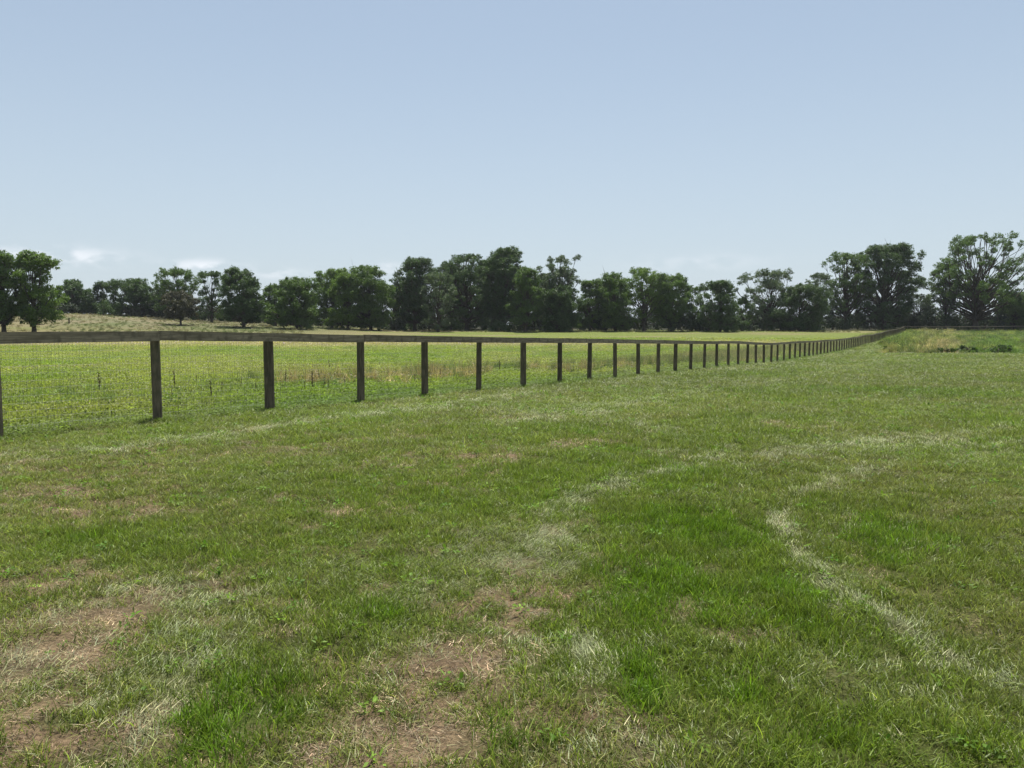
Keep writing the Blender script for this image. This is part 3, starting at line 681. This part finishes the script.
def make_tree(px, topy, wpx, Y, mat, label, style='dense', basepy=None, c0=.12, group=None, seed=0, name='deciduous_tree', dens=1.0, openness=1.0):
    r = np.random.default_rng(1000 + seed)
    X = at_dist(px, 330, Y)[0]; z0 = Hs(X, Y); zt = at_dist(px, topy, Y)[2]
    Ht = zt - z0; W = wpx * Y / F * 1.22
    root = empty(name, (X, Y, z0)); tag(root, label, 'tree', group)
    airy = style == 'airy'
    nl = int((42 if airy else 56) * (Ht / 16) ** .5 * (W / 9) ** .8 * 1.15); nl = max(12, int(nl * openness))
    lobes = []; tries = 0
    base_r = (.115 if airy else .14) * min(12.5, W * .6 + Ht * .25)
    lean = r.normal(0, .03)
    # irregular outline: every direction gets its own reach
    reach = {}; ph = r.uniform(0, 6.28, 6); am = r.uniform(.05, .17, 6)
    def env(t, a):
        cc = .56 if airy else .45
        f = math.sqrt(max(.05, 1 - ((t - cc) / (.60 if t > cc else (.66 if airy else .62))) ** 2))
        k_ = 1 + sum(am[i] * math.sin((i % 3 + 1) * a + ph[i] + 5 * t * (i % 2)) for i in range(6))
        return f * k_
    Hc = Ht * (1 - c0)
    while len(lobes) < nl and tries < 4000:
        tries += 1
        t = r.uniform(.02, 1); a = r.uniform(0, 6.28); q = math.sqrt(r.uniform(.05 if airy else .02, 1))
        rad = base_r * r.uniform(.65, 1.3)
        R_ = max(.05, W / 2 * env(t, a) - rad * .45) * q
        z = Ht * c0 + t * Hc; z = min(z, Ht - rad * .75)
        C = np.array([R_ * math.cos(a) + lean * z, R_ * math.sin(a) * .9, z])
        if all(np.linalg.norm((C - l[0])) > (.62 if airy else .5) * (rad + l[1]) * (.85 if not airy else 1) for l in lobes): lobes.append((C, rad))
    # put one lobe right at the crest
    for _ in range(3): lobes.append((np.array([lean * Ht + r.normal(0, W * .13), r.normal(0, W * .1), Ht - base_r * r.uniform(.75, 1.3)]), base_r * .8))
    # lobes again, as smaller twigs-of-leaf puffs so the outline frays
    B = Buf(); size = .19 if not airy else .18
    for C, rad in lobes:
        m_ = r.integers(4, 7)
        B.add(*leaf_cloud(C, rad * .85, int((85 if airy else 110) * rad ** 2 * dens) + 12, size, r, .8, .3))
        for _ in range(m_):
            d = r.normal(0, 1, 3); d /= np.linalg.norm(d); rr = rad * r.uniform(.3, .52)
            B.add(*leaf_cloud(C + d * rad * .85 * np.array([1, 1, .8]), rr, int((100 if airy else 120) * rr ** 2 * dens) + 8, size * .9, r, .75, .15))
    crown = B.build('crown', [TM[mat]], root)
    Tb = Buf(); tr = .018 * Ht + .02 * W * .4
    tp_ = [(0, 0, -.3)] + [(lean * Ht * f + r.normal(0, .02 * W) * f, r.normal(0, .02 * W) * f, Ht * f) for f in (.08, .2, .35, .5, .65, .8, .92)]
    rads = [tr * 1.35, tr * 1.05, tr * .9, tr * .72, tr * .52, tr * .36, tr * .2, tr * .08]
    Tb.add(*tube(tp_, rads, 8))
    tpa = np.array(tp_)
    for C, rad in lobes:
        f = min(.8, max(.10, (C[2] / Ht) * r.uniform(.25, .62))); zs = f * Ht
        s0 = np.array([np.interp(zs, tpa[:, 2], tpa[:, 0]), np.interp(zs, tpa[:, 2], tpa[:, 1]), zs])
        mid = (s0 + C) / 2 + np.array([r.normal(0, .05 * W), r.normal(0, .05 * W), -.06 * Ht * r.uniform(0, 1)])
        lr = np.interp(zs, tpa[:, 2], rads) * r.uniform(.25, .45)
        q1 = (s0 * .75 + mid * .5 + C * -.0) / 1.25
        Tb.add(*tube([s0, q1 * .5 + mid * .5, mid, C * .6 + mid * .4, C], [lr, lr * .85, lr * .65, lr * .45, lr * .15], 5))
        for _ in range(2):
            e = C + r.normal(0, 1, 3) * rad * .6; Tb.add(*tube([C * .7 + mid * .3, (C + e) / 2, e], [lr * .35, lr * .22, lr * .07], 4))
    Tb.build('trunk', [M_bark], root, smooth=True)
    return root

TREES = [
 # px, top y, width px, depth, material, style, c0, label
 (4, 250, 44, 150, 'mid', 'dense', .14, 'green tree with a bare lower trunk, leftmost on the dry hillside', .85),
 (34, 251, 44, 152, 'bright', 'dense', .12, 'bright green open crowned tree, second from the left edge, lowest on the dry hill', .85),
 (75, 279, 34, 232, 'dark', 'dense', .05, 'low dark tree just right of the two hillside trees at far left'),
 (53, 288, 22, 226, 'mid', 'dense', .03, 'small green tree tucked against the right flank of the leftmost pair'),
 (105, 281, 24, 236, 'dark', 'dense', .05, 'small dark blunt topped tree at the crest of the dry hill'),
 (136, 278, 38, 232, 'dark', 'dense', .05, 'wide dark tree right of the hill crest, fifth along the line'),
 (162, 286, 24, 230, 'shade', 'dense', .05, 'low deep green filler tree left of the flat topped airy tree'),
 (180, 268, 40, 222, 'mid', 'airy', .15, 'flat topped airy tree standing behind the small brownish tree'),
 (181, 291, 34, 190, 'brown', 'dense', .22, 'small brownish green tree with a short trunk in front of the line at left'),
 (212, 271, 26, 215, 'dark', 'airy', .1, 'narrow tree with see through crown left of the dense round tree'),
 (244, 268, 40, 192, 'dark', 'oval', .07, 'dense round dark tree standing forward of the line on the left'),
 (276, 284, 24, 214, 'mid', 'dense', .05, 'low green tree wedged between two round trees on the left'),
 (297, 277, 46, 196, 'mid', 'oval', .07, 'broad rounded mid green tree right of the dense dark round one'),
 (332, 268, 36, 215, 'bright', 'dense', .05, 'light green tree starting the tall left centre clump'),
 (348, 272, 30, 205, 'bright', 'dense', .05, 'sunlit yellow green tree in front of the left centre clump'),
 (371, 265, 42, 208, 'mid', 'dense', .06, 'taller green tree right of the sunlit yellow green one'),
 (394, 284, 20, 222, 'bright', 'airy', .05, 'small pale green tree in the dip before the tall dark trees'),
 (415, 257, 40, 218, 'dark', 'dense', .1, 'tall dark tree that begins the central block on its left side'),
 (438, 273, 32, 206, 'blue', 'airy', .04, 'grey green lighter tree in front of the central dark block'),
 (467, 253, 44, 222, 'dark', 'airy', .12, 'tall dark tree with gaps low in the crown left of the tallest central tree'),
 (502, 247, 42, 220, 'dark', 'dense', .14, 'tallest dark tree of the central block'),
 (525, 266, 30, 208, 'mid', 'dense', .08, 'shorter brighter tree right against the tallest central tree'),
 (559, 255, 42, 216, 'blue', 'airy', .1, 'tall pale airy topped tree at the right end of the central block'),
 (559, 285, 40, 210, 'dark', 'dense', .03, 'dark bushy tree below the pale airy topped tree'),
 (590, 279, 32, 218, 'mid', 'dense', .06, 'rounded lower green tree right of the pale airy topped tree'),
 (616, 272, 34, 214, 'mid', 'dense', .06, 'green tree left of the light crowned gappy tree in the centre right row'),
 (644, 267, 38, 216, 'bright', 'airy', .14, 'light crowned gappy tree, highest of the centre right row'),
 (671, 273, 34, 215, 'mid', 'dense', .12, 'rounded tree beside the sky gap at centre right'),
 (692, 286, 26, 219, 'mid', 'airy', .05, 'small loose green tree left of the compact dark tree'),
 (720, 280, 36, 210, 'dark', 'oval', .04, 'compact dark tree standing apart at centre right'),
 (744, 297, 22, 222, 'mid', 'dense', .03, 'low bush like tree right of the compact dark tree'),
 (770, 269, 50, 222, 'blue', 'airy', .08, 'grey green spreading tree left of the low dark tree'),
 (799, 284, 40, 215, 'dark', 'dense', .03, 'low dark leaning tree between two thin grey green trees'),
 (815, 273, 28, 228, 'blue', 'airy', .15, 'thin see through tree left of the big dark tree'),
 (846, 252, 40, 232, 'mid', 'airy', .1, 'loose tree leaning out from the left of the big dark tree'),
 (884, 244, 62, 232, 'dark', 'dense', .12, 'big dark broad tree right behind the far corner of the fence', .85),
 (920, 293, 34, 236, 'blue', 'airy', .03, 'low pale green tree in the gap between the two big right hand trees'),
 (975, 235, 82, 228, 'mid', 'airy', .2, 'tallest tree at right with an open crown and visible forking limbs', .95),
 (945, 262, 30, 236, 'mid', 'airy', .1, 'slim loose tree against the left of the tallest right hand tree'),
 (1014, 291, 40, 232, 'mid', 'dense', .04, 'low green tree at the right edge of the photo'),
 (452, 263, 34, 236, 'dark', 'dense', .1, 'dark tree half hidden behind the grey green lighter tree in the central block'),
 (485, 259, 34, 238, 'dark', 'dense', .1, 'dark tree filling the notch just left of the tallest central tree'),
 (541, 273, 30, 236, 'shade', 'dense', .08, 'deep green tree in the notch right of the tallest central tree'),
 (604, 283, 30, 238, 'dark', 'dense', .06, 'dark tree behind the rounded lower green tree at centre right'),
 (657, 283, 26, 238, 'dark', 'dense', .2, 'dark tree behind the light crowned gappy tree at centre right'),
 (405, 283, 28, 240, 'mid', 'dense', .06, 'green tree behind the small pale green tree left of the central block'),
 (1062, 270, 50, 235, 'mid', 'dense', .08, 'tree just beyond the right edge of the photo'),
 (-40, 262, 50, 160, 'mid', 'dense', .1, 'tree just beyond the left edge of the photo'),
]
for i, (px, ty, wp_, Yd, mt, st, c0, lab, *op) in enumerate(TREES):
    make_tree(px, ty, wp_, Yd, mt, lab, st, c0=c0, seed=i, openness=op[0] if op else 1.0)

# undergrowth shrubs at the foot of the trees
def shrub(px, Y, w, h, mat, seed, label, group, name='shrub'):
    r = np.random.default_rng(5000 + seed); X = at_dist(px, 330, Y)[0]; z0 = Hs(X, Y); B = Buf()
    for _ in range(int(6 + w * 1.6)):
        a = r.uniform(0, 6.28); q = math.sqrt(r.uniform(0, 1)); rad = min(w, h) * r.uniform(.16, .32)
        zc = r.uniform(.08, 1) * (h - rad) * (1 - .35 * q)
        C = np.array([w / 2 * q * math.cos(a), w / 2 * q * math.sin(a) * .7, max(rad * .3, zc)])
        B.add(*leaf_cloud(C, rad, int(70 * rad ** 2) + 20, .2, r, .8, .25), m=0)
    for _ in range(4):
        B.add(*tube([(r.normal(0, .2), r.normal(0, .2), -.1), (r.normal(0, w * .12), r.normal(0, w * .1), h * .4), (r.normal(0, w * .2), r.normal(0, w * .1), h * .8)], [.09, .06, .02], 4), m=1)
    o = B.build(name, [TM[mat], M_bark]); o.location = (X, Y, z0); tag(o, label, 'shrub', group); return o
rs = random.Random(4); k = 0
px = 392
while px < 1060:
    w = rs.uniform(4.5, 7.5); Yd = rs.uniform(222, 240) if px > 830 else rs.uniform(212, 228)
    shrub(px, Yd, w, rs.uniform(4.6, 7.6) + (2.2 if px > 820 else 0), rs.choice(['shade', 'shade', 'dark']), k, 'dark undergrowth shrub at the foot of the central and right hand tree line', 'dark shrubs under the tree line')
    px += w * F / Yd * .62; k += 1
px = 50
while px < 392:
    w = rs.uniform(4, 7); Yd = rs.uniform(220, 238)
    shrub(px, Yd, w, rs.uniform(4.0, 7.5), rs.choice(['shade', 'dark', 'dark', 'mid', 'brown']), k, 'low bushy shrub along the foot of the left hand tree line', 'low shrubs under the left trees')
    px += w * F / Yd * .7; k += 1
# second, deeper rank so that the sky does not show through near the ground
px = -40
while px < 1100:
    w = rs.uniform(8, 13); Yd = rs.uniform(246, 262)
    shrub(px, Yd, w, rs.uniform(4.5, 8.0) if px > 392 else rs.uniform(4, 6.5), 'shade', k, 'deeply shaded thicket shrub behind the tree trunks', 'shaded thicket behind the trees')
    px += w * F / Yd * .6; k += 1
shrub(28, 138, 9, 1.3, 'brown', 991, 'wide low brownish bramble patch under the leftmost hillside trees', None, 'bramble_patch')

# ------------------------------------------------------------------ dock stalks in the pasture near the fence
def dock(name, label, group):
    r = np.random.default_rng(77); B = Buf(); rt = empty(name, (0, 0, 0)); tag(rt, label, 'weed', group)
    B.add(*tube([(0, 0, -.02), (.01, 0, .3), (.0, .01, .62)], [.008, .007, .004], 5))
    for i in range(60):
        z = r.uniform(.22, .68); C = np.array([0, 0, z]); B.add(*leaf_cloud(C, .035, 3, .016, r, 1.2, .2))
    B.build('seed_stalk', [M_dock], rt)
    D = Buf(); D.add(*leaf_cloud((0, 0, .08), .12, 14, .07, r, .4, .5)); D.build('leaf_rosette', [TM['mid']], rt)
    return rt
d0 = dock('dock_weed', 'dark brown upright seed stalk standing in the pasture behind the fence', 'dock stalks in the pasture')
spots = [(222, 398), (241, 392), (255, 396), (212, 402), (305, 395), (313, 393), (325, 391), (196, 386), (285, 390), (175, 392), (402, 383), (440, 382), (415, 385), (2, 404), (100, 396), (345, 388), (2, 410),
         (410, 366), (380, 368), (455, 372), (330, 372), (266, 380), (500, 374), (128, 388)]
for i, (a, b) in enumerate(spots):
    if i == 0: o = d0
    else:
        o = d0.copy(); COL.objects.link(o)
        for ch in d0.children:
            c_ = ch.copy(); COL.objects.link(c_); c_.parent = o
    gx, gy = pxg(a, b); r = random.Random(i); o.location = (gx, gy, Hs(gx, gy)); o.rotation_euler = (r.uniform(-.1, .1), r.uniform(-.1, .1), r.uniform(0, 6)); q = r.uniform(.45, .9); o.scale = (q, q, q)
# leafy green weed beside the near post
shr = shrub(169, 14.2, .42, .5, 'mid', 995, 'leafy green weed standing in the pasture right behind the nearest post', None, 'leafy_weed') if False else None
def leafy(px, Y, w, h, label, seed):
    X = at_dist(px, 330, Y)[0]; Bf = leaves(120, w / 2, .03, h, .07, seed, .6); 
    V = Bf.V[0]; B = Buf(); B.add(V, None, Bf.T[0]); B.add(*tube([(0, 0, -.02), (.01, .01, h * .9)], [.008, .004], 5), m=1)
    o = B.build('leafy_weed', [TM['bright'], M_dock]); o.location = (X, Y, Hs(X, Y)); tag(o, label, 'weed'); return o
leafy(169, 14.6, .38, .5, 'leafy green weed standing in the pasture just right of the nearest post', 1)
leafy(327, 19.5, .6, .45, 'leafy green weed clump between the second and third posts', 2)

rw = random.Random(12)
for i in range(22):
    px_w = (945 + rw.random() * 110) if i < 13 else (872 + rw.random() * 70); Yw_ = rw.uniform(80.5, 90) if i < 13 else rw.uniform(84, 125)
    shrub(px_w, Yw_, rw.uniform(1.2, 2.4), rw.uniform(.55, 1.0), rw.choice(['dark', 'mid', 'mid']), 7000 + i, 'low leafy weed clump at the edge of the rough meadow on the right', 'weed clumps in the right meadow', 'weed_clump')
# short stub post on the left hill
B = Buf(); V, Q = box_v(-.12, .12, -.12, .12, -.2, 1.25); V[4:, 0] *= .8; B.add(V, Q)
V, Q = box_v(-.15, .15, -.15, .15, 1.252, 1.30); B.add(V, Q)
o = B.build('marker_post', [M_post]); X_, Y_, _ = at_dist(69, 320, 178); o.location = (X_, Y_, Hs(X_, Y_)); tag(o, 'short dark marker post standing alone on the dry left hill', 'post')

# ------------------------------------------------------------------ light and sky
EL = 69.0
sun_d = bpy.data.lights.new('sun', 'SUN'); sun_d.energy = 5.0; sun_d.angle = R(.5); sun_d.color = (1, .96, .88)
sun = bpy.data.objects.new('sun', sun_d); COL.objects.link(sun)
AZ = 4.0    # degrees right of straight ahead
sun.rotation_euler = (-R(90 - EL), 0, -R(AZ))
w = bpy.data.worlds.new('World'); scene.world = w; w.use_nodes = True; nt = w.node_tree; nt.nodes.clear()
out = nt.nodes.new('ShaderNodeOutputWorld'); bg = nt.nodes.new('ShaderNodeBackground'); bg.inputs['Strength'].default_value = .07
sky = nt.nodes.new('ShaderNodeTexSky'); sky.sky_type = 'NISHITA'; sky.sun_disc = False
sky.sun_elevation = R(EL); sky.sun_rotation = R(AZ); sky.air_density = 1.0; sky.dust_density = 1.2; sky.ozone_density = 1.3; sky.altitude = 100
# faint wisps low over the left trees
tc = nt.nodes.new('ShaderNodeTexCoord'); sepx = nt.nodes.new('ShaderNodeSeparateXYZ'); L(nt, tc.outputs['Generated'], sepx.inputs[0])
mp = nt.nodes.new('ShaderNodeMapping'); mp.inputs['Scale'].default_value = (34, 34, 80); L(nt, tc.outputs['Generated'], mp.inputs[0])
nz = nt.nodes.new('ShaderNodeTexNoise'); nz.inputs['Scale'].default_value = 1.0; nz.inputs['Detail'].default_value = 6; L(nt, mp.outputs[0], nz.inputs['Vector'])
def wm(op, a, b=None, c=None):
    x = nt.nodes.new('ShaderNodeMath'); x.operation = op
    for i, v in enumerate((a, b, c)):
        if v is None: continue
        if isinstance(v, (int, float)): x.inputs[i].default_value = v
        else: L(nt, v, x.inputs[i])
    return x.outputs[0]
cloud = None
for (cx, cyy, rx, ry, st) in ((62, 256, 42, 8, .9), (205, 266, 30, 6, .9), (275, 273, 24, 5, .7), (388, 268, 18, 6, .5), (700, 262, 60, 8, .25)):
    d = np.array(ray(cx, cyy)); d /= np.linalg.norm(d)
    vx = wm('SUBTRACT', sepx.outputs[0], float(d[0])); vz = wm('SUBTRACT', sepx.outputs[2], float(d[2]))
    e = wm('ADD', wm('MULTIPLY', wm('MULTIPLY', vx, vx), (F * 1.05 / rx) ** 2), wm('MULTIPLY', wm('MULTIPLY', vz, vz), (F * 1.1 / ry) ** 2))
    g = wm('MULTIPLY', wm('EXPONENT', wm('MULTIPLY', e, -1.0)), st)
    cloud = g if cloud is None else wm('MAXIMUM', cloud, g)
mr = nt.nodes.new('ShaderNodeMapRange'); L(nt, nz.outputs[0], mr.inputs[0]); mr.inputs[1].default_value = .40; mr.inputs[2].default_value = .60
cl = wm('MULTIPLY', wm('MULTIPLY', cloud, mr.outputs[0]), .75)
fr = wm('MULTIPLY', wm('GREATER_THAN', sepx.outputs[1], 0.0), cl)
hz_ = nt.nodes.new('ShaderNodeMapRange'); L(nt, sepx.outputs[2], hz_.inputs[0]); hz_.interpolation_type = 'SMOOTHSTEP'
hz_.inputs[1].default_value = -.02; hz_.inputs[2].default_value = .42; hz_.inputs[3].default_value = .80; hz_.inputs[4].default_value = .40
hm_ = nt.nodes.new('ShaderNodeMix'); hm_.data_type = 'RGBA'; L(nt, hz_.outputs[0], hm_.inputs[0]); L(nt, sky.outputs[0], hm_.inputs[6]); hm_.inputs[7].default_value = (5.9, 6.45, 7.25, 1)
tn_ = nt.nodes.new('ShaderNodeMix'); tn_.data_type = 'RGBA'; tn_.blend_type = 'MULTIPLY'; tn_.inputs[0].default_value = 1; L(nt, hm_.outputs[2], tn_.inputs[6]); tn_.inputs[7].default_value = (.96, 1.012, 1.01, 1)
mx = nt.nodes.new('ShaderNodeMix'); mx.data_type = 'RGBA'; L(nt, fr, mx.inputs[0]); L(nt, tn_.outputs[2], mx.inputs[6]); mx.inputs[7].default_value = (9.5, 9.7, 10.2, 1)
L(nt, mx.outputs[2], bg.inputs[0]); L(nt, bg.outputs[0], out.inputs[0])

scene.view_settings.view_transform = 'Standard'; scene.view_settings.look = 'None'; scene.view_settings.exposure = .66; scene.view_settings.gamma = 1
scene.render.engine = 'CYCLES'
scene.cycles.max_bounces = 6; scene.cycles.diffuse_bounces = 3; scene.cycles.transmission_bounces = 4; scene.cycles.glossy_bounces = 2

# ------------------------------------------------------------------ thin summer haze
V, Q = box_v(-3050, 3050, -60, 3050, -4.5, 45)
hm2, nt, out = newmat('thin_haze'); pv = nt.nodes.new('ShaderNodeVolumePrincipled')
pv.inputs['Color'].default_value = (.86, .91, 1, 1); pv.inputs['Density'].default_value = .00009; pv.inputs['Anisotropy'].default_value = .3
L(nt, pv.outputs[0], out.inputs['Volume'])
hz = mesh_np('haze', V, Q, None, [hm2]); tag(hz, kind='stuff')
scene.cycles.volume_bounces = 0
